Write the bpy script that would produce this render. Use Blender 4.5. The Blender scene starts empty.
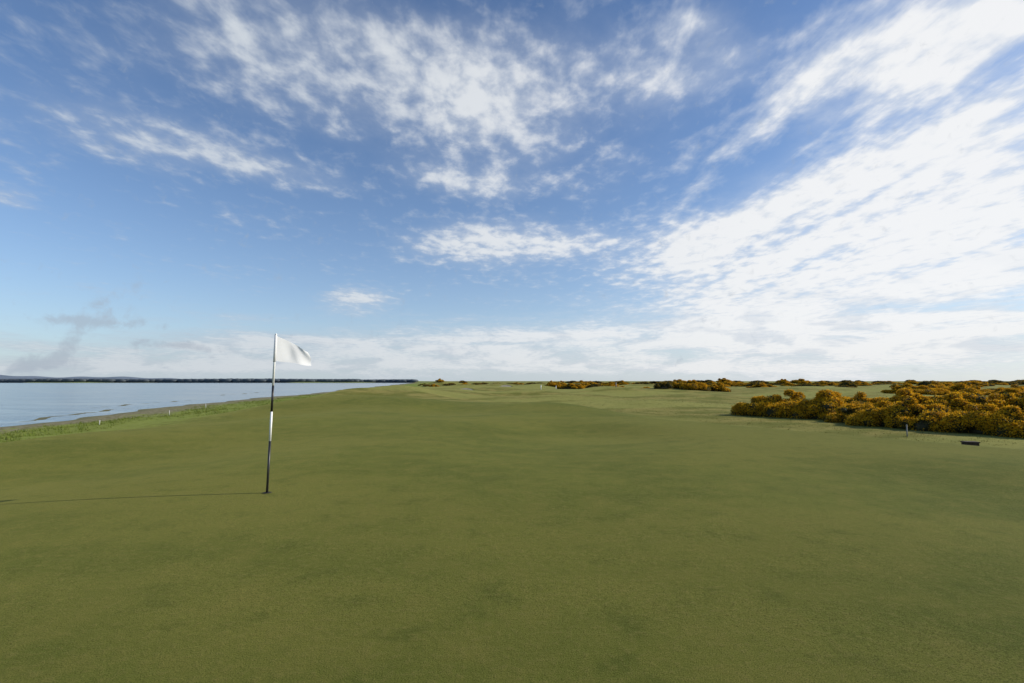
import bpy, math, random
import numpy as np
from mathutils import Vector, Matrix
random.seed(4); rng = np.random.default_rng(11)
R = math.radians
scene = bpy.context.scene; col = scene.collection
scene.view_settings.view_transform = 'Standard'; scene.view_settings.look = 'None'
scene.view_settings.exposure = 0

# ------------------------------------------------------------------ camera
F = 512.0; EYE = 1.55; PITCH = math.atan(39.5/F)
cam_d = bpy.data.cameras.new('camera'); cam = bpy.data.objects.new('camera', cam_d); col.objects.link(cam)
cam_d.lens = 18; cam_d.sensor_width = 36; cam_d.clip_start = 0.05; cam_d.clip_end = 30000
cam.location = (0, 0, EYE); cam.rotation_euler = (R(90)+PITCH, 0, 0)
scene.camera = cam

def ray(px, py):
    X = (px-512)/F; Y = (341.5-py)/F; c, s = math.cos(PITCH), math.sin(PITCH)
    return Vector((X, c-s*Y, s+c*Y)).normalized()
def azel(px, py):
    d = ray(px, py)
    return math.degrees(math.atan2(d.x, d.y)), math.degrees(math.asin(d.z))

# ------------------------------------------------------------------ terrain
SEA = -2.4
def sm(a, b, x):
    t = np.clip((x-a)/(b-a), 0, 1); return t*t*(3-2*t)
def edge_x(y):  return -10.8-0.105*y+0.5*np.sin(y*0.21)
def shore_x(y): return -36-0.156*y+0.9*np.sin(y*0.13+1)+1.6*np.sin(y*0.045)+.5*np.sin(y*.41)+.35*np.sin(y*.83+2)
def shore_t(x, y):
    a = edge_x(y); b = shore_x(y); return (a-x)/(a-b)
def right_s(x, y):
    return (x-5.7)*0.888+(y-22.7)*0.46+0.5*np.sin(y*0.3+x*0.2)
def apron(x, y):
    """distance past the rim of the putting green"""
    return np.maximum(right_s(x, y), (y-33-1.2*np.sin(x*.35))*.8)
def H(x, y):
    x = np.asarray(x, float); y = np.asarray(y, float)
    d = np.hypot(x, y); s = right_s(x, y)
    calm = 1-sm(-6, -2, s)
    z = (0.08*np.sin(x*0.42+y*0.17+0.6)*sm(3, 10, d)+0.15*np.sin(y*0.30-x*0.26+.5)*sm(9, 17, d)+.06*np.sin(x*.8-y*.25+1)*sm(6, 12, d))*calm
    z = z+0.66*np.exp(-((x+8)/5)**2-((y-32)/4.5)**2)+.36*np.exp(-((x-2)/5)**2-((y-29)/3.5)**2)-.18*np.exp(-((x+2.5)/2.5)**2-((y-27)/6)**2)
    z = z-0.44*sm(-0.3, 3.8, s)-.08*np.exp(-((s-4.4)/1.6)**2)*sm(30, 20, y)
    z = z+1.05*np.exp(-((x+13)/7)**2-((y-60)/12)**2)
    z = z+0.60*np.exp(-((x-5)/7)**2-((y-54)/6)**2)+.45*np.exp(-((x-19)/6)**2-((y-60)/7)**2)+.3*np.exp(-((x-12)/4)**2-((y-44)/4)**2)
    z = z+0.9*np.exp(-((x+34)/13)**2-((y-135)/22)**2)
    far = sm(40, 80, d)
    z = z+far*(0.26*np.sin(x*0.11+y*0.05)+0.26*np.sin(y*0.13-x*0.045+1.2)+0.22*np.sin(x*0.035+2)*np.cos(y*0.03)+.20*np.sin(x*.31+y*.12)*np.sin(y*.09+x*.05)+.14*np.sin(x*.22-y*.16)-.12)
    # low dunes far out around the centre of the links
    for (cx, cy, w_, h_) in ((-14, 150, 7, 1.2), (-2, 175, 8, 1.3), (10, 160, 6, 1.0), (24, 185, 9, 1.3), (40, 170, 8, 1.0), (-26, 190, 8, 1.5), (62, 200, 10, 1.1), (2, 95, 6, .8), (18, 100, 6, .7), (-12, 105, 7, .8)):
        z = z+h_*np.exp(-((x-cx)/w_)**2-((y-cy)/(w_*.9))**2)
    damp = 1-sm(400, 1200, d); z = z*damp+(1-damp)*-0.3
    t = shore_t(x, y)
    sl = np.where(t > 0, -2.25*(1-(1-np.clip(t, 0, 1))**1.4), 0)
    k = 1-sm(0.0, 0.6, t)
    z = z*k+sl+0.12*np.sin(x*0.9+1)*np.sin(y*0.7)*sm(0.05, .25, t)*(1-sm(.6, .9, t))
    off = np.clip(shore_x(y)-x, 0, None)
    z = z-np.minimum(off*0.05, 1.6)
    for (o0, lo_, by, ly) in ((7, 2.4, 62, 22), (13, 2.4, 92, 30), (24, 3.0, 165, 45)):
        bar = SEA-.30+.318*np.exp(-((off-o0-.5*np.sin(y*.22))/lo_)**2)*np.exp(-((y-by)/ly)**6)
        z = np.where(off > 3, np.maximum(z, bar), z)
    fl = -5+4.2*sm(1120, 1240, y+40*np.sin(x*0.011)+15*np.sin(x*.05))
    z = np.where(off > 0, np.maximum(z, fl), z)
    return z
def hz(x, y): return float(H(x, y))
def hit(px, py, tmax=900):
    d = ray(px, py); o = Vector((0, 0, EYE)); t = 1.0
    while t < tmax:
        p = o+d*t
        if p.z <= hz(p.x, p.y): break
        t += max(0.01, t*0.001)
    return p
def on(px, dist):
    """ground point in the direction of a picture column at a given depth"""
    d = ray(px, 381); x = d.x/d.y*dist
    return x, dist, hz(x, dist)

# ------------------------------------------------------------------ helpers
def link(o, parent=None):
    col.objects.link(o)
    if parent: o.parent = parent
    return o
def mesh(name, verts, faces, mat, parent=None, smooth=False):
    me = bpy.data.meshes.new(name); me.from_pydata([tuple(v) for v in verts], [], [tuple(f) for f in faces])
    me.materials.append(mat)
    if smooth: me.polygons.foreach_set('use_smooth', [True]*len(me.polygons))
    me.update()
    return link(bpy.data.objects.new(name, me), parent)
def fast_mesh(name, V, Fq, mat, smooth=False):
    """numpy mesh with constant face size"""
    me = bpy.data.meshes.new(name); n = Fq.shape[1]; nf = len(Fq)
    me.vertices.add(len(V)); me.vertices.foreach_set('co', V.astype(np.float32).ravel())
    me.loops.add(nf*n); me.loops.foreach_set('vertex_index', Fq.astype(np.int32).ravel())
    me.polygons.add(nf); me.polygons.foreach_set('loop_start', np.arange(0, nf*n, n, dtype=np.int32))
    me.polygons.foreach_set('loop_total', np.full(nf, n, dtype=np.int32))
    if smooth: me.polygons.foreach_set('use_smooth', np.ones(nf, dtype=bool))
    me.materials.append(mat); me.update(calc_edges=True); me.validate()
    return me
def tag(o, label=None, cat=None, group=None, kind=None):
    if label: o['label'] = label
    if cat: o['category'] = cat
    if group: o['group'] = group
    if kind: o['kind'] = kind
    return o
def empty(name, loc, rz=0):
    o = bpy.data.objects.new(name, None); o.empty_display_size = .2; o.location = loc; o.rotation_euler = (0, 0, rz); return link(o)
class MB:
    def __init__(s): s.v = []; s.f = []
    def add(s, v, f):
        b = len(s.v); s.v += list(v); s.f += [[i+b for i in q] for q in f]
    def lathe(s, prof, n=16, c=(0, 0, 0)):
        v = []; f = []
        for r, z in prof:
            for i in range(n):
                a = 2*math.pi*i/n; v.append((c[0]+r*math.cos(a), c[1]+r*math.sin(a), c[2]+z))
        for k in range(len(prof)-1):
            for i in range(n):
                j = (i+1) % n; f.append((k*n+i, k*n+j, (k+1)*n+j, (k+1)*n+i))
        f.append(tuple(range(n-1, -1, -1))); f.append(tuple((len(prof)-1)*n+i for i in range(n)))
        s.add(v, f)
    def box(s, x0, x1, y0, y1, z0, z1, b=0.004):
        v = []
        for (z, i) in ((z0, b), (z0+b, 0), (z1-b, 0), (z1, b)):
            v += [(x0+i, y0+i, z), (x1-i, y0+i, z), (x1-i, y1-i, z), (x0+i, y1-i, z)]
        f = [(3, 2, 1, 0), (12, 13, 14, 15)]
        for k in range(3):
            for i in range(4):
                j = (i+1) % 4; f.append((k*4+i, k*4+j, k*4+4+j, k*4+4+i))
        s.add(v, f)
    def build(s, name, mat, parent=None, smooth=False): return mesh(name, s.v, s.f, mat, parent, smooth)

# ------------------------------------------------------------------ node helpers
class NT:
    def __init__(s, nt): s.nt = nt; nt.nodes.clear()
    def n(s, t, **kw):
        x = s.nt.nodes.new(t)
        for k, v in kw.items(): setattr(x, k, v)
        return x
    def put(s, sock, v):
        if isinstance(v, bpy.types.NodeSocket): s.nt.links.new(v, sock)
        elif v is not None: sock.default_value = v
    def m(s, op, a, b=None, c=None, clamp=False):
        x = s.n('ShaderNodeMath', operation=op, use_clamp=clamp)
        for i, v in enumerate((a, b, c)):
            if v is not None: s.put(x.inputs[i], v)
        return x.outputs[0]
    def v(s, op, a, b=None):
        x = s.n('ShaderNodeVectorMath', operation=op); s.put(x.inputs[0], a)
        if b is not None: s.put(x.inputs[1], b)
        return x.outputs['Value'] if op in ('DOT_PRODUCT', 'LENGTH') else x.outputs[0]
    def fmix(s, f, a, b):
        x = s.n('ShaderNodeMix', data_type='FLOAT'); s.put(x.inputs[0], f); s.put(x.inputs[2], a); s.put(x.inputs[3], b); return x.outputs[0]
    def mix(s, f, a, b, blend='MIX'):
        x = s.n('ShaderNodeMix', data_type='RGBA', blend_type=blend)
        s.put(x.inputs[0], f); s.put(x.inputs[6], a if isinstance(a, bpy.types.NodeSocket) else (*a, 1)); s.put(x.inputs[7], b if isinstance(b, bpy.types.NodeSocket) else (*b, 1))
        return x.outputs[2]
    def noise(s, vec, scale, detail=4, rough=.55, dist=0.0):
        x = s.n('ShaderNodeTexNoise'); s.put(x.inputs['Vector'], vec)
        x.inputs['Scale'].default_value = scale; x.inputs['Detail'].default_value = detail
        x.inputs['Roughness'].default_value = rough; x.inputs['Distortion'].default_value = dist
        return x.outputs[0]
    def ss(s, x, a, b, lo=0.0, hi=1.0):
        r = s.n('ShaderNodeMapRange', interpolation_type='SMOOTHSTEP'); s.put(r.inputs[0], x)
        s.put(r.inputs[1], a); s.put(r.inputs[2], b); s.put(r.inputs[3], lo); s.put(r.inputs[4], hi)
        return r.outputs[0]
    def attr(s, name):
        x = s.n('ShaderNodeAttribute', attribute_name=name); return x.outputs['Fac']
    def pos(s): return s.n('ShaderNodeNewGeometry').outputs['Position']
    def scalev(s, vec, sc, rot=0.0):
        x = s.n('ShaderNodeMapping'); s.put(x.inputs[0], vec); x.inputs['Scale'].default_value = sc; x.inputs['Rotation'].default_value = (0, 0, rot)
        return x.outputs[0]
def mat(name):
    m = bpy.data.materials.new(name); m.use_nodes = True; T = NT(m.node_tree)
    out = T.n('ShaderNodeOutputMaterial'); p = T.n('ShaderNodeBsdfPrincipled'); T.nt.links.new(p.outputs[0], out.inputs[0])
    return m, T, p, out
def simple(name, c1, c2, scale=20, rough=.6, bump=.2, coord='Object'):
    m, T, p, out = mat(name); tc = T.n('ShaderNodeTexCoord').outputs[coord]
    nz = T.noise(tc, scale, 5, .6); T.put(p.inputs['Base Color'], T.mix(T.ss(nz, .35, .65), c1, c2)); p.inputs['Roughness'].default_value = rough
    b = T.n('ShaderNodeBump'); b.inputs['Strength'].default_value = bump; b.inputs['Distance'].default_value = .01; T.put(b.inputs['Height'], nz); T.put(p.inputs['Normal'], b.outputs[0])
    return m

# ------------------------------------------------------------------ light and sky
SUN_AZ, SUN_EL = 85.5, 25.6
sd = Vector((math.sin(R(SUN_AZ))*math.cos(R(SUN_EL)), math.cos(R(SUN_AZ))*math.cos(R(SUN_EL)), math.sin(R(SUN_EL))))
L = bpy.data.lights.new('sun', 'SUN'); L.energy = 4.9; L.angle = R(.5); L.color = (1, .92, .78)
lo = link(bpy.data.objects.new('sun', L)); lo.rotation_euler = sd.to_track_quat('Z', 'Y').to_euler(); lo.location = (60, 5, 40)

w = bpy.data.worlds.new('World'); scene.world = w; w.use_nodes = True
w.cycles.sampling_method = 'MANUAL'; w.cycles.sample_map_resolution = 256
T = NT(w.node_tree)
wo = T.n('ShaderNodeOutputWorld'); bg = T.n('ShaderNodeBackground'); T.nt.links.new(bg.outputs[0], wo.inputs[0]); bg.inputs[1].default_value = 0.1
sky = T.n('ShaderNodeTexSky', sky_type='NISHITA'); sky.sun_disc = False; sky.sun_elevation = R(SUN_EL); sky.sun_rotation = R(SUN_AZ)
sky.air_density = 1.0; sky.dust_density = .4; sky.ozone_density = 2.2; sky.altitude = 0
D = T.n('ShaderNodeTexCoord').outputs['Generated']
sp = T.n('ShaderNodeSeparateXYZ'); T.put(sp.inputs[0], D); dx, dy, dz = sp.outputs
az = T.m('MULTIPLY', T.m('ARCTAN2', dx, dy), 57.29578); el = T.m('MULTIPLY', T.m('ARCSINE', dz), 57.29578)
ae = T.n('ShaderNodeCombineXYZ'); T.put(ae.inputs[0], az); T.put(ae.inputs[1], el); ae = ae.outputs[0]
zc = T.m('ADD', T.m('MAXIMUM', dz, 0.0), 0.07)
P = T.n('ShaderNodeCombineXYZ'); T.put(P.inputs[0], T.m('DIVIDE', dx, zc)); T.put(P.inputs[1], T.m('DIVIDE', dy, zc)); P = P.outputs[0]
Ps = T.scalev(P, (1.8, .38, 1), R(8))
def blob(acc, c, a, thick, amp):
    """soft cloud mass: centre and long-axis end as bearings, thickness in the same measure"""
    c0 = azel(*c); a0 = azel(*a); dxp, dyp = a[0]-c[0], a[1]-c[1]; l = math.hypot(dxp, dyp)
    p0 = azel(c[0]-dyp/l*thick, c[1]+dxp/l*thick)
    rot = math.atan2(a0[1]-c0[1], a0[0]-c0[0]); sa = math.hypot(a0[0]-c0[0], a0[1]-c0[1]); se = math.hypot(p0[0]-c0[0], p0[1]-c0[1])
    q = T.v('SUBTRACT', ae, (c0[0], c0[1], 0))
    vr = T.n('ShaderNodeVectorRotate', rotation_type='Z_AXIS'); T.put(vr.inputs['Vector'], q); vr.inputs['Angle'].default_value = -rot
    q = T.v('MULTIPLY', vr.outputs[0], (1/sa, 1/se, 0))
    g = T.m('POWER', 0.36788, T.v('DOT_PRODUCT', q, q))
    return T.m('MULTIPLY_ADD', g, amp, acc)
cov = T.m('ADD', 0.0, 0.0)
for b in (
    ((245, 162), (345, 188), 16, .62), ((110, 130), (240, 158), 34, .40), ((430, 85), (610, 140), 66, .50),
    ((490, 115), (570, 150), 38, .24), ((465, 183), (530, 190), 15, .55), ((270, 60), (440, 110), 66, .38),
    ((560, 60), (720, 30), 46, .38), ((680, 75), (760, 55), 28, .45), ((690, 20), (730, 15), 16, .4),
    ((880, 58), (1010, -5), 50, .92), ((1000, 20), (1100, -40), 56, .58),
    ((800, 205), (1000, 110), 32, .66), ((850, 225), (1010, 150), 48, .56), ((970, 170), (1150, 110), 64, .60), ((740, 246), (900, 226), 32, .85), ((950, 255), (1150, 225), 38, .72),
    ((800, 296), (1050, 272), 23, .78), ((950, 300), (1150, 290), 20, .36), ((490, 243), (566, 240), 20, 1.15), ((358, 299), (394, 298), 12, .85),
    ((640, 340), (950, 333), 18, .90), ((860, 322), (1150, 312), 18, .64), ((420, 352), (660, 348), 15, .95), ((640, 366), (1100, 366), 13, .95), ((900, 345), (1200, 340), 18, .58),
    ((265, 346), (360, 352), 10, .75), ((60, 366), (300, 367), 9, .85), ((10, 195), (40, 198), 12, .6),
    ((560, 245), (640, 240), 9, .35)):
    cov = blob(cov, *b)
rt = T.ss(az, 8, 24)
cov = T.m('MINIMUM', cov, T.fmix(rt, .98, 1.0))
nS = T.noise(Ps, 1.7, 6, .60, .25); nI = T.noise(T.scalev(P, (1, .8, 1), R(20)), 2.3, 6, .60, .2)
nB = T.noise(T.scalev(P, (1, .7, 1), R(-12)), 10.5, 4, .56, .15); nC = T.noise(T.scalev(ae, (.055, .55, 1), R(-2)), 1.0, 6, .62, .35); nD = T.noise(T.scalev(ae, (.16, .55, 1)), 1.0, 5, .6, .4)
n = T.fmix(rt, T.m('MULTIPLY_ADD', nB, .54, T.m('MULTIPLY', nI, .46)), T.m('MULTIPLY_ADD', nB, .33, T.m('MULTIPLY', nS, .67)))
low = T.m('SUBTRACT', 1.0, T.ss(el, 4, 12))
n = T.fmix(low, n, T.m('MULTIPLY_ADD', nD, .4, T.m('MULTIPLY', nC, .6)))            # near the horizon the layer breaks into level banks
dens = T.m('MULTIPLY_ADD', T.m('SUBTRACT', n, .5), T.fmix(rt, 3.0, 3.4), cov)
dens = T.m('MULTIPLY_ADD', T.m('MULTIPLY', T.m('SUBTRACT', n, .5), low), .9, dens)
alpha = T.m('MULTIPLY', T.ss(dens, .02, T.fmix(rt, 1.16, .98)), T.fmix(rt, .91, .95))
veil = T.m('MULTIPLY', T.ss(T.m('MULTIPLY_ADD', T.m('SUBTRACT', nI, .5), .9, cov), .04, .75), T.ss(nB, .28, .72, .22, .56))
alpha = T.m('MAXIMUM', alpha, veil)
side = T.ss(az, -45, 40)
white = T.mix(side, (6.5, 7.0, 7.5), (9.2, 9.25, 9.3)); grey = T.mix(side, (4.9, 5.5, 6.4), (7.2, 7.7, 8.4))
cl = T.mix(T.ss(T.m('MULTIPLY_ADD', T.m('SUBTRACT', nB, .5), 1.6, dens), .35, 1.10), grey, white)
und = T.m('MULTIPLY', T.ss(nD, .52, .38), T.m('MULTIPLY', low, .55))
cl = T.mix(und, cl, T.mix(side, (4.4, 5.0, 5.9), (6.2, 6.8, 7.6)))
dim = T.ss(el, 0, 7, .94, 1.0)
cl = T.v('SCALE', cl); T.put(cl.node.inputs['Scale'], dim)
base = T.mix(1.0, sky.outputs[0], (1.06, 1.20, 1.40), 'MULTIPLY')
haze = T.m('MULTIPLY', T.m('POWER', 0.36788, T.m('DIVIDE', T.m('MAXIMUM', el, 0.0), 8.0)), .68)
base = T.mix(haze, base, T.mix(side, (4.9, 6.0, 7.2), (6.6, 7.4, 8.2)))
full = T.mix(alpha, base, cl)
# drifting smoke low over the far shore on the left
sk = T.m('ADD', 0.0, 0.0)
for b in (((50, 362), (95, 362), 8, .75), ((68, 345), (90, 318), 11, .75), ((100, 322), (160, 326), 6, .80), ((110, 303), (140, 280), 16, .42), ((25, 368), (50, 366), 6, .55), ((200, 348), (260, 354), 5, .5), ((180, 345), (230, 346), 4, .4)):
    sk = blob(sk, *b)
sn = T.noise(ae, .7, 5, .62, .4)
full = T.mix(T.m('MULTIPLY', T.ss(T.m('MULTIPLY_ADD', T.m('SUBTRACT', sn, .5), 2.6, sk), .2, 1.1), .60), full, (3.8, 4.4, 5.2))
T.put(bg.inputs[0], full)

# ------------------------------------------------------------------ ground
na = 620
ang = np.concatenate([np.linspace(-64, 64, na), np.linspace(64, 296, 120)[1:-1]]); ang = np.radians(ang); A = len(ang)
rad = np.concatenate([[0.4], np.geomspace(0.8, 9000, 360)]); Rn = len(rad)
X = np.outer(rad, np.sin(ang)); Y = np.outer(rad, np.cos(ang)); Z = H(X, Y)
V = np.stack([X, Y, Z], -1).reshape(-1, 3)
i, j = np.meshgrid(np.arange(Rn-1), np.arange(A), indexing='ij'); j2 = (j+1) % A
Fq = np.stack([i*A+j, (i+1)*A+j, (i+1)*A+j2, i*A+j2], -1).reshape(-1, 4)[:, ::-1]
gm, T, p, out = mat('turf')
pos = T.pos(); st = T.attr('shore'); rs = T.attr('apron'); hh = T.attr('height')
n1 = T.noise(pos, .35, 4, .6); n2 = T.noise(pos, 2.2, 4, .65); n3 = T.noise(pos, 16, 4, .7); n4 = T.noise(pos, 130, 4, .75); n5 = T.noise(T.scalev(pos, (.6, 1.3, 1)), .05, 3, .6); n6 = T.noise(T.scalev(pos, (.35, 1, 1), R(-15)), .22, 3, .55)
green = T.mix(T.ss(n1, .38, .62), (.070, .091, .013), (.108, .122, .020))
green = T.mix(T.m('MULTIPLY', T.ss(n6, .44, .56), .65), green, (.148, .144, .028))
green = T.mix(T.m('MULTIPLY', T.ss(n2, .45, .70), .6), green, (.150, .138, .030))
green = T.mix(T.m('MULTIPLY', T.ss(n2, .48, .30), .55), green, (.054, .073, .011))
green = T.mix(T.m('MULTIPLY', T.ss(n3, .47, .68), .50), green, (.172, .150, .042))
green = T.mix(T.m('MULTIPLY', T.ss(n4, .52, .36), .88), green, (.015, .020, .004))
green = T.mix(T.m('MULTIPLY', T.ss(n4, .55, .70), .55), green, (.26, .23, .080))
rough = T.mix(T.ss(n1, .4, .60), (.098, .102, .019), (.215, .178, .052)); rough = T.mix(T.m('MULTIPLY', T.ss(n5, .47, .53), .85), rough, (.215, .210, .056)); rough = T.mix(T.m('MULTIPLY', T.ss(n2, .5, .7), .55), rough, (.060, .065, .015))
links = T.mix(T.ss(n2, .35, .65), (.094, .144, .018), (.158, .208, .034)); links = T.mix(T.m('MULTIPLY', T.ss(n3, .42, .66), .6), links, (.18, .185, .055))
sand = T.mix(T.ss(n3, .35, .65), (.14, .115, .088), (.27, .23, .18)); sand = T.mix(T.m('MULTIPLY', T.ss(n2, .42, .58), .85), sand, (.055, .045, .033))
wn = T.m('MULTIPLY_ADD', T.m('SUBTRACT', n1, .5), 5.0, T.m('MULTIPLY_ADD', T.m('SUBTRACT', n2, .5), 2.4, rs))
c = T.mix(T.m('MULTIPLY', T.ss(wn, -1.2, 1.2), .45), green, T.mix(T.ss(n3, .4, .65), (.052, .070, .011), (.090, .102, .018)))
c = T.mix(T.ss(wn, .8, 7.5), c, rough)
wt = T.m('MULTIPLY_ADD', T.m('SUBTRACT', n2, .5), .35, st); c = T.mix(T.ss(wt, .00, .15), c, links)
sedge = T.m('MULTIPLY_ADD', T.m('SUBTRACT', T.noise(pos, .55, 5, .7), .5), 1.5, hh)
c = T.mix(T.ss(sedge, -1.98, -2.10), c, sand)
c = T.mix(T.ss(hh, -2.28, -2.38), c, (.085, .078, .066))
T.put(p.inputs['Base Color'], c); p.inputs['Roughness'].default_value = .95; p.inputs['Specular IOR Level'].default_value = .05
p.inputs['Sheen Weight'].default_value = .105; p.inputs['Sheen Roughness'].default_value = .45; p.inputs['Sheen Tint'].default_value = (.80, .79, .22, 1)
b1 = T.n('ShaderNodeBump'); b1.inputs['Strength'].default_value = .8; b1.inputs['Distance'].default_value = .006; T.put(b1.inputs['Height'], n4)
b2 = T.n('ShaderNodeBump'); b2.inputs['Strength'].default_value = .35; b2.inputs['Distance'].default_value = .02; T.put(b2.inputs['Height'], n3); T.put(b2.inputs['Normal'], b1.outputs[0])
T.put(p.inputs['Normal'], b2.outputs[0])
me = fast_mesh('ground', V, Fq, gm, True)
xs, ys = V[:, 0], V[:, 1]
for nm_, val in (('shore', shore_t(xs, ys)), ('apron', apron(xs, ys)), ('height', V[:, 2])):
    a = me.attributes.new(nm_, 'FLOAT', 'POINT'); a.data.foreach_set('value', np.clip(val, -50, 50).astype(np.float32))
g = link(bpy.data.objects.new('ground', me)); tag(g, 'mown putting green and links turf running to the shore and horizon', 'ground', kind='structure')

# ------------------------------------------------------------------ sea
wm, T, p, out = mat('sea_water'); pos = T.pos()
p.inputs['Base Color'].default_value = (.11, .16, .18, 1); p.inputs['Roughness'].default_value = .14; p.inputs['IOR'].default_value = 1.33
wv = T.noise(T.scalev(pos, (1, .35, 1), R(20)), 1.3, 5, .6); wv2 = T.noise(T.scalev(pos, (.30, 1, 1), R(12)), .16, 4, .6)
b = T.n('ShaderNodeBump'); b.inputs['Strength'].default_value = .65; b.inputs['Distance'].default_value = .15; T.put(b.inputs['Height'], T.m('MULTIPLY', wv, T.ss(wv2, .42, .56, .10, 1.0))); T.put(p.inputs['Normal'], b.outputs[0])
sea = mesh('sea', [(-9000, -9000, SEA), (-5, -9000, SEA), (-5, 9000, SEA), (-9000, 9000, SEA)], [(0, 1, 2, 3)], wm)
tag(sea, 'calm pale blue estuary water left of the green', 'sea', kind='structure')

# ------------------------------------------------------------------ far hills and woods
hm = simple('distant_hill', (.13, .17, .22), (.16, .20, .25), .002, .95, 0, 'Object')  # bluish tone paints aerial haze into the hill colour
xv = np.linspace(-7200, -2200, 120); hv = 34+30*np.exp(-((xv+5600)/900)**2)+9*np.sin(xv*.004)+5*np.sin(xv*.013); hv *= np.clip((-2200-xv)/1500, 0, 1)
v = [(x, 5200, -3) for x in xv]+[(x, 5600, h) for x, h in zip(xv, hv)]+[(x, 6400, -3) for x in xv]
f = [(k*120+q, k*120+q+1, (k+1)*120+q+1, (k+1)*120+q) for k in range(2) for q in range(119)]
tag(mesh('hills', v, f, hm, None, True), 'faint blue hills beyond the far shore', 'hills', kind='structure')

import bmesh
def ico(sub):
    bm = bmesh.new(); bmesh.ops.create_icosphere(bm, subdivisions=sub, radius=1); bm.verts.ensure_lookup_table()
    v = np.array([x.co[:] for x in bm.verts]); f = np.array([[q.index for q in t.verts] for t in bm.faces]); bm.free(); return v, f
iv, if_ = ico(2)
VV, FF, cnt = [], [], 0
for k in range(6500):
    y = 1190+rng.uniform(0, 240); x = -rng.uniform(.19, 1.22)*y; u = -x/y
    s = rng.uniform(5, 5.6)*(.88+.12*math.sin(u*9)**2)*(.8 if u < .3 else 1); h = s*rng.uniform(1.12, 1.2)
    vv = iv*(1+rng.normal(0, .06, (len(iv), 1)))*np.array([s*2.4, s, h*.75])+np.array([x, y, -1+h*.55]); VV.append(vv); FF.append(if_+cnt); cnt += len(iv)
fw = simple('far_wood', (.070, .090, .108), (.080, .098, .112), .02, .9, 0)  # wood colour lifted towards blue, distance haze painted in
o = link(bpy.data.objects.new('far_wood', fast_mesh('far_wood', np.vstack(VV), np.vstack(FF), fw, True)))
tag(o, 'low dark band of woodland along the far shore of the estuary', 'woodland', kind='stuff')

# ------------------------------------------------------------------ gorse
def leafmat(name, c1, c2, c3, tr=.25):
    m, T, p, out = mat(name); gi = T.n('ShaderNodeNewGeometry').outputs['Random Per Island']
    c = T.mix(gi, c1, c2); nz = T.noise(T.n('ShaderNodeTexCoord').outputs['Object'], 3.0, 2, .6); c = T.mix(T.m('MULTIPLY', T.ss(nz, .45, .65), .6), c, c3)
    T.put(p.inputs['Base Color'], c); p.inputs['Roughness'].default_value = .75; p.inputs['Specular IOR Level'].default_value = .15
    tl = T.n('ShaderNodeBsdfTranslucent'); T.put(tl.inputs[0], c); mx = T.n('ShaderNodeMixShader'); mx.inputs[0].default_value = tr
    T.nt.links.new(p.outputs[0], mx.inputs[1]); T.nt.links.new(tl.outputs[0], mx.inputs[2]); T.nt.links.new(mx.outputs[0], out.inputs[0])
    return m
gfol = leafmat('gorse_spines', (.042, .050, .013), (.086, .094, .022), (.105, .082, .021), .32)
gflo = leafmat('gorse_flowers', (.64, .345, .011), (.86, .50, .020), (.54, .28, .013), .36)
gstem = simple('gorse_stems_shade', (.034, .030, .011), (.056, .046, .016), 6, .9, .3)  # dark tone paints the shade deep inside the bush
def quads(pts, nrm, L_, W_):
    n = len(pts); a = rng.normal(size=(n, 3)); a = a*.8+nrm*.55; a /= np.linalg.norm(a, axis=1, keepdims=True)
    b = np.cross(a, rng.normal(size=(n, 3))); b /= np.linalg.norm(b, axis=1, keepdims=True)
    a = a*L_[:, None]; b = b*W_[:, None]
    V = np.stack([pts-a*.3-b, pts-a*.3+b, pts+a*.7+b*.5, pts+a*.7-b*.5], 1).reshape(-1, 3)
    return V, np.arange(4*n).reshape(-1, 4)
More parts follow.
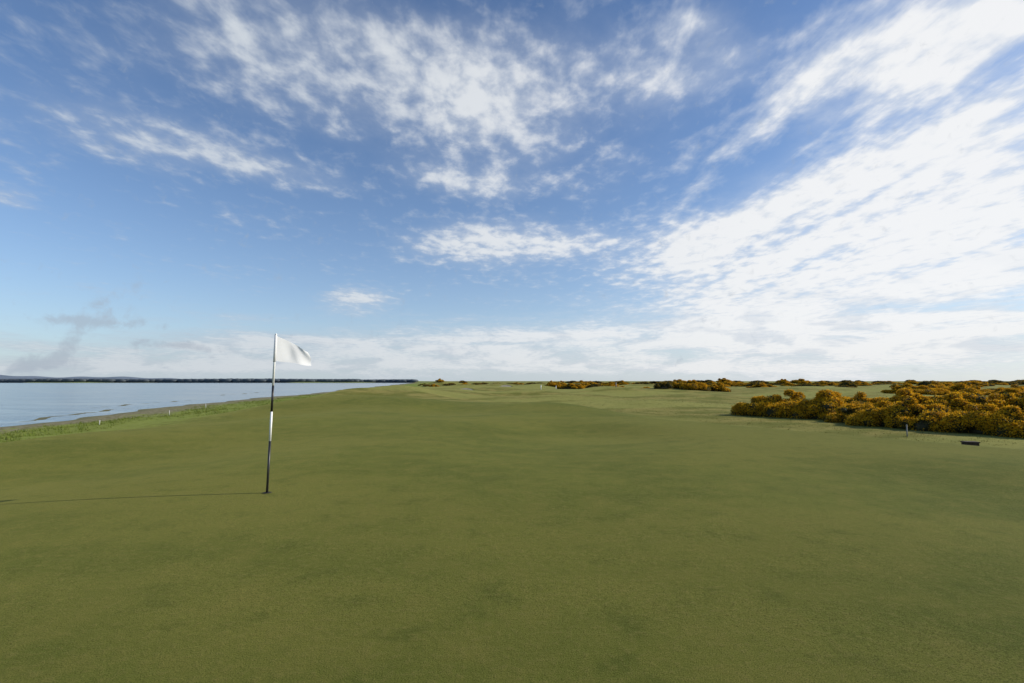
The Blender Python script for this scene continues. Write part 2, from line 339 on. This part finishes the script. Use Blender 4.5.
def gorse_proto(nl, nf, nfl, flower_bias, skew):
    C = []
    for k in range(nl):
        a = rng.uniform(0, 2*math.pi); r = .84*math.sqrt(rng.uniform(0, 1)); big = rng.uniform() < .35
        rr = rng.uniform(.20, .30) if big else rng.uniform(.09, .19)
        lean = 1+skew*r*math.cos(a)+.18*math.sin(3*a+skew*9)
        top = ((1-(r/1.02)**2)*rng.uniform(.36, .60) if big else (1-(r/1.08)**2)*rng.uniform(.42, .90))*lean
        C.append((r*math.cos(a)*(1+.15*math.sin(2*a+skew*5)), r*math.sin(a), max(.12, top), rr))
    C = np.array(C)
    # dark inner hull standing in for shade between sprigs, plus legs and woody crown
    vs, fs, c = [iv*np.array([.66, .64, .20])+np.array([0, 0, .12])], [if_], len(iv)
    for q in C:
        vv = iv*(1+rng.normal(0, .08, (len(iv), 1)))*q[3]*.80+q[:3]; vs.append(vv); fs.append(if_+c); c += len(iv)
        leg = np.array([[q[0]*.5-.03, q[1]*.5, -.05], [q[0]*.5+.03, q[1]*.5, -.05], [q[0]*.5, q[1]*.5+.04, -.05], [q[0], q[1], q[2]]])
        vs.append(leg); fs.append(np.array([[0, 1, 3], [1, 2, 3], [2, 0, 3]])+c); c += 4
    core = fast_mesh('stems_shade_core', np.vstack(vs), np.vstack(fs), gstem)
    def sample(n, top, jit):
        pts, nr = [], []; tot = 0
        wts = C[:, 3]**2/np.sum(C[:, 3]**2)
        while tot < n:
            k = rng.choice(len(C), size=n*2, p=wts); d = rng.normal(size=(n*2, 3)); d /= np.linalg.norm(d, axis=1, keepdims=True)
            q = C[k, :3]+d*C[k, 3:4]*(rng.uniform(*jit, size=(n*2, 1))+.14*np.maximum(0, rng.normal(size=(n*2, 1))))
            ok = (q[:, 2] > .0) & (d[:, 2] > -.85+.9*top*rng.uniform(0, 1, n*2))
            dd = np.linalg.norm(q[:, None]-C[None, :, :3], axis=2)/C[None, :, 3]; ok &= dd.min(1) > jit[0]*.97
            if top > 0:
                ph = np.sin(q[:, 0]*6+1)*np.sin(q[:, 1]*5.5+2)+.6*np.sin(q[:, 2]*9+q[:, 0]*4); ok &= rng.uniform(-.45, .8, n*2) < ph*.7+flower_bias
            pts.append(q[ok]); nr.append(d[ok]); tot += ok.sum()
        return np.vstack(pts)[:n], np.vstack(nr)[:n]
    pt, nr = sample(nf, 0, (.82, 1.12)); V1, F1 = quads(pt, nr, rng.uniform(.04, .10, nf), rng.uniform(.006, .013, nf))
    fol = fast_mesh('foliage', V1, F1, gfol)
    pt, nr = sample(nfl, 1.0, (.92, 1.18)); V2, F2 = quads(pt, nr, rng.uniform(.025, .055, nfl), rng.uniform(.010, .019, nfl))
    flo = fast_mesh('flowers', V2, F2, gflo)
    return core, fol, flo
protos = [gorse_proto(random.randint(42, 54), 8500, nf_, fb, sk_) for fb, nf_, sk_ in ((.56, 17500, .3), (.40, 15500, .5), (.62, 18500, .2), (.34, 14500, .6), (.50, 17000, .4), (.46, 16500, .1))]
dark = gorse_proto(30, 8000, 1200, .1, .2)
def gorse(x, y, rx, ry, h, label, group=None, pr=None, z=None):
    if pr is None: pr = random.choice(protos)
    o = empty('gorse_bush', (x, y, (hz(x, y) if z is None else z)-.04), rng.uniform(0, 6.28)); o.scale = (rx, ry, h)
    for nm_, me in zip(('stems_shade_core', 'foliage', 'flowers'), pr): link(bpy.data.objects.new(nm_, me), o)
    return tag(o, label, 'gorse bush', group)
near = [  # column, depth, half width, height, label
    (757, 30.0, 1.25, 1.15, 'low golden gorse bush at the left tip of the near gorse bank'),
    (789, 29.0, 1.50, 1.34, 'rounded gorse bush second from the left tip of the near bank'),
    (823, 27.6, 1.60, 1.30, 'broad yellow gorse bush left of the middle of the near bank'),
    (855, 25.0, 1.25, .92, 'gorse bush at the dip in the middle of the near bank'),
    (884, 23.2, 1.30, 1.02, 'gorse bush standing just left of the thin grey post'),
    (921, 21.9, 1.45, 1.22, 'flowering gorse bush behind the thin grey post'),
    (961, 20.6, 1.30, .98, 'gorse bush straight behind the small wooden box'),
    (997, 19.5, 1.30, 1.14, 'gorse bush just right of the wooden box at the front of the bank'),
    (1032, 18.6, 1.20, .95, 'gorse bush cut by the right edge of the picture, front of the bank'),
    (905, 28.0, 1.70, 1.36, 'tall gorse bush in the back row above the grey post'),
    (948, 26.5, 1.75, 1.46, 'tallest gorse bush in the back row of the near bank'),
    (994, 25.5, 1.65, 1.24, 'tall gorse bush in the back row right of the tallest one'),
    (1034, 24.5, 1.70, 1.36, 'back row gorse bush at the right edge of the picture'),
    (866, 31.0, 1.65, 1.22, 'gorse bush in the back row behind the dip of the bank'),
    (830, 33.5, 1.60, 1.32, 'gorse bush at the left end of the back row'),
]
for k, (px, dd, r, h, lb) in enumerate(near):
    x, y, z = on(px, dd); gorse(x, y, r*1.15, r, h, lb, 'gorse bushes of the near flowering bank', protos[(k*5+k//6) % 6])
def band(n, px0, px1, d0, d1, r0, r1, h0, h1, label, group, pr=None, dk=.0):
    for k in range(n):
        px = px0+(px1-px0)*(k+rng.uniform(.1, .9))/n; x, y, z = on(px, rng.uniform(d0, d1))
        gorse(x, y, rng.uniform(r0, r1), rng.uniform(r0, r1), rng.uniform(h0, h1), label, group, dark if rng.uniform() < dk else pr)
band(9, 662, 722, 104, 116, 1.8, 2.6, 1.3, 2.1, 'gorse bush of the dark yellow clump in the middle distance left of the near bank', 'gorse clump in the middle distance', dk=.4)
band(14, 905, 1040, 62, 80, 1.8, 3.0, 1.0, 1.6, 'gorse bush of the hedge behind the near bank at the right edge', 'gorse hedge behind the near bank', dk=.25)
band(22, 548, 655, 130, 200, 1.6, 3.6, .9, 1.9, 'small far gorse bush scattered on the links right of centre', 'far scattered gorse bushes', dk=.35)
band(40, 700, 1040, 150, 250, 2.2, 5, 1.2, 2.6, 'gorse bush of the long far line under the horizon at right', 'far gorse line on the right', dk=.35)
band(34, 560, 1040, 330, 480, 4, 8, 2.2, 3.8, 'dark scrub bush on the skyline right of centre', 'scrub on the right skyline', dk=.85)
band(12, 415, 545, 230, 330, 2.5, 5, 1.0, 2.2, 'low dark scrub bush on the skyline near the centre', 'scrub on the middle skyline', dk=.7)
band(7, 425, 470, 170, 200, 1.5, 2.4, .7, 1.2, 'low gorse bush on the dune crest by the coast', 'gorse on the dune crest', dk=.4)

# ------------------------------------------------------------------ sand bunkers far out on the links
bs = simple('bunker_sand', (.26, .23, .15), (.36, .32, .23), 1.2, .95, .3)
def bunker(px, dist, wd, h, label):
    x, y, z = on(px, dist); o = empty('sand_bunker', (x, y, z)); n_ = 14; v = []
    for r, (k, zz, dy) in enumerate(((1.0, .02, -1.6), (1.0, .10, -.4), (.95, .55*h, .3), (.8, h, .6), (.6, h*.96, 2.0))):
        for q in range(n_):
            a = -1+2*q/(n_-1); v.append((a*wd*k, dy+.9*a*a*(-1 if r > 1 else .3), zz*(1-.7*a*a)-.02))
    f = [(r*n_+q, r*n_+q+1, (r+1)*n_+q+1, (r+1)*n_+q) for r in range(4) for q in range(n_-1)]
    mesh('sand_face', v[:4*n_], f[:3*(n_-1)], bs, o, True)
    mesh('turf_lip', v[3*n_:], [(q, q+1, n_+q+1, n_+q) for q in range(n_-1)], gm, o, True)
    tag(o, label, 'bunker', 'far sand bunkers')
bunker(466, 128, 2.4, .6, 'pale sand bunker face on the dunes left of centre, leftmost of the bunkers')
bunker(506, 150, 2.2, .6, 'small pale sand bunker face at the centre of the far links')

# ------------------------------------------------------------------ rough grass
def tufts(name, pts, hgt, nb, m, label):
    n = len(pts)*nb; base = np.repeat(pts, nb, 0)+np.c_[rng.normal(0, .05, (n, 2)), np.zeros(n)]
    hh = rng.uniform(.5, 1.1, n)*np.repeat(hgt, nb); a = rng.uniform(0, 6.28, n); wv = np.c_[np.cos(a), np.sin(a), np.zeros(n)]*(.006+hh*.05)[:, None]
    tip = base+np.c_[rng.normal(-.15, .35, (n, 2))*hh[:, None], hh]
    V = np.stack([base-wv, base+wv, tip], 1).reshape(-1, 3)
    o = link(bpy.data.objects.new(name, fast_mesh(name, V, np.arange(3*n).reshape(-1, 3), m))); return tag(o, label, 'grass', kind='stuff')
gl = leafmat('shore_grass', (.102, .150, .018), (.168, .212, .034), (.21, .195, .065), .3); gr = leafmat('rough_grass', (.10, .108, .022), (.17, .165, .040), (.24, .20, .07), .3)
N_ = 36000
yy = 8+170*rng.uniform(0, 1, N_)**1.3; tt = rng.uniform(.03, .86, N_); a_, b_ = edge_x(yy), shore_x(yy); xx = a_+(b_-a_)*tt
clump = .30+.70*(np.sin(xx*.7+1)*np.sin(yy*.45)+np.sin(xx*1.9)*np.sin(yy*1.3+2)*.5 > 0)
tufts('shore_grass', np.c_[xx, yy, H(xx, yy)-.01], (.03+.24*rng.uniform(0, 1, N_)**1.5*sm(.05, .35, tt))*clump, 5, gl, 'bright green rough grass on the bank above the shingle')
px = rng.uniform(560, 1060, 18000); dd = rng.uniform(12, 60, 18000); xx = (px-512)/F*dd; ss_ = apron(xx, dd); k = ss_ > 4.5; xx, dd = xx[k], dd[k]
tufts('rough_grass', np.c_[xx, dd, H(xx, dd)-.01], .02+.05*rng.uniform(0, 1, len(xx)), 4, gr, 'short tufted rough grass in front of the gorse bank')

# ------------------------------------------------------------------ flagstick and hole
wp = simple('white_paint', (.80, .80, .78), (.88, .88, .86), 30, .35, .05); bp = simple('black_paint', (.012, .012, .013), (.022, .021, .020), 30, .4, .05)
dp = simple('dull_white_paint', (.45, .45, .43), (.55, .55, .53), 30, .7, .1)
b = hit(267, 493); fz = hz(b.x, b.y)
fs = empty('flagstick', (b.x, b.y, fz)); fs.rotation_euler = (0, R(1.2), 0)
tag(fs, 'black and white banded golf flagstick with a white flag, standing in the hole', 'golf flag')
HT = 2.16; cuts = [(-.12, .70, bp, 'black_section'), (.70, 1.10, wp, 'white_section'), (1.10, 1.46, bp, 'black_section'), (1.46, HT, wp, 'white_section')]
RB = .0155; RS = .0012
for z0, z1, m, nme in cuts:
    q = MB(); r0 = RB-RS*max(z0, 0)/HT; r1 = RB-RS*z1/HT; q.lathe([(r0, z0), (r1, z1)], 14); q.build(nme, m, fs, True)
q = MB(); q.lathe([(.0135, HT), (.016, HT+.006), (.0135, HT+.018), (.004, HT+.024)], 14); q.build('cap', wp, fs, True)
cm, T, p, out = mat('flag_cloth'); tcn = T.n('ShaderNodeTexCoord').outputs['Object']
wz = T.noise(T.scalev(tcn, (1, 1, 1)), 60, 3, .5); cc = T.mix(wz, (.82, .82, .83), (.89, .89, .89)); T.put(p.inputs['Base Color'], cc); p.inputs['Roughness'].default_value = .8
tl = T.n('ShaderNodeBsdfTranslucent'); T.put(tl.inputs[0], cc); mx = T.n('ShaderNodeMixShader'); mx.inputs[0].default_value = .3
T.nt.links.new(p.outputs[0], mx.inputs[1]); T.nt.links.new(tl.outputs[0], mx.inputs[2]); T.nt.links.new(mx.outputs[0], out.inputs[0])
nu, nv = 36, 28; fv = []
TL, TR, BL, BR = Vector((.008, 0, HT-.01)), Vector((.335, 0, HT-.215)), Vector((.008, 0, HT-.36)), Vector((.39, 0, HT-.405))
for iv_ in range(nv+1):
    vv = iv_/nv
    for iu in range(nu+1):
        u = iu/nu; pnt = (TL*(1-u)+TR*u)*(1-vv)+(BL*(1-u)+BR*u)*vv
        bow = .012*math.sin(math.pi*u)*(1-vv)
        yy_ = (.024*math.sin(5.6*u+1.3*vv-.4)*min(1, u*2.5)+.045*math.sin(math.pi*vv*.9)*u+.010*math.sin(13*u-5*vv)*u+.32*u)
        fv.append((pnt.x+.012*math.sin(vv*5)*u, yy_, pnt.z+bow-.012*math.sin(7*u+2)*u*vv))
ff = [(r*(nu+1)+c, r*(nu+1)+c+1, (r+1)*(nu+1)+c+1, (r+1)*(nu+1)+c) for r in range(nv) for c in range(nu)]
fl = mesh('flag', fv, ff, cm, fs, True)
q = MB(); q.lathe([(.0172, HT-.375), (.0176, HT-.2), (.0172, HT-.008)], 14); q.build('sleeve', cm, fl, True)
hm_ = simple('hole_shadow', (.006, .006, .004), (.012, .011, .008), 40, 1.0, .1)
ho = empty('golf_hole', (b.x, b.y, fz)); tag(ho, 'round hole in the green at the foot of the flagstick', 'golf hole')
def ring(r0, r1, z0, z1, n=32):
    v = [(r*math.cos(2*math.pi*i/n), r*math.sin(2*math.pi*i/n), z) for r, z in ((r0, z0), (r1, z1)) for i in range(n)]
    return v, [(i, (i+1) % n, n+(i+1) % n, n+i) for i in range(n)]
v, f = ring(.0165, .054, .006, .006); mesh('hole_shade_disc', v, f, hm_, ho)  # flat dark disc just above the turf, painting the shade inside the hole
v, f = ring(.054, .064, .007, .004); mesh('rim', v, f, simple('cut_turf', (.05, .05, .015), (.08, .07, .025), 90, .95, .4), ho)

# ------------------------------------------------------------------ small posts and the box
wood = simple('weathered_wood', (.034, .022, .014), (.062, .042, .028), 14, .95, .5)
greyp = simple('grey_post', (.20, .19, .17), (.28, .27, .25), 25, .8, .3)
def post(px, dist, h, r, m, label, group=None, tilt=0):
    x, y, z = on(px, dist); o = empty('marker_post', (x, y, z)); o.rotation_euler = (0, R(tilt), 0)
    q = MB(); q.lathe([(r, -.15), (r, h)], 10); q.build('shaft', m, o, True)
    q = MB(); q.lathe([(r*1.02, h), (r*.9, h+r*.6), (r*.3, h+r)], 10); q.build('cap', m, o, True)
    return tag(o, label, 'post', group)
SG = 'white posts along the shore bank'
post(102, 31, .42, .02, dp, 'white marker post on the shore bank, leftmost and nearest of the row', SG, 2)
post(171, 52, .52, .028, dp, 'second white marker post from the left on the shore bank', SG)
post(207, 68, .52, .032, dp, 'third white marker post from the left on the shore bank', SG, -2)
post(541, 120, 1.1, .07, wp, 'small far white post on the links right of centre, left of the pair', 'far white posts')
post(556, 128, .9, .07, wp, 'small far white post on the links right of centre, right of the pair', 'far white posts')
post(616, 98, .8, .10, greyp, 'short grey post far out on the links left of the gorse clump')
post(904, 18.8, .42, .02, greyp, 'thin grey post standing in front of the near gorse bank')
x, y, z = on(966, 14.6)
bx = empty('wooden_box', (x, y, z+.04), R(-8)); bx.scale = (.66, .70, 1.25); tag(bx, 'small dark wooden box sitting low in the grass in front of the gorse', 'box')
q = MB()
for zz in (0.0, .085): q.box(-.24, .24, -.15, .15, zz-.08 if zz == 0 else zz+.003, zz+.08)
q.build('body', wood, bx)
q = MB()
for k in range(3): q.box(-.265, .265, -.17+k*.115, -.17+k*.115+.108, .168, .195)
q.build('lid', wood, bx)
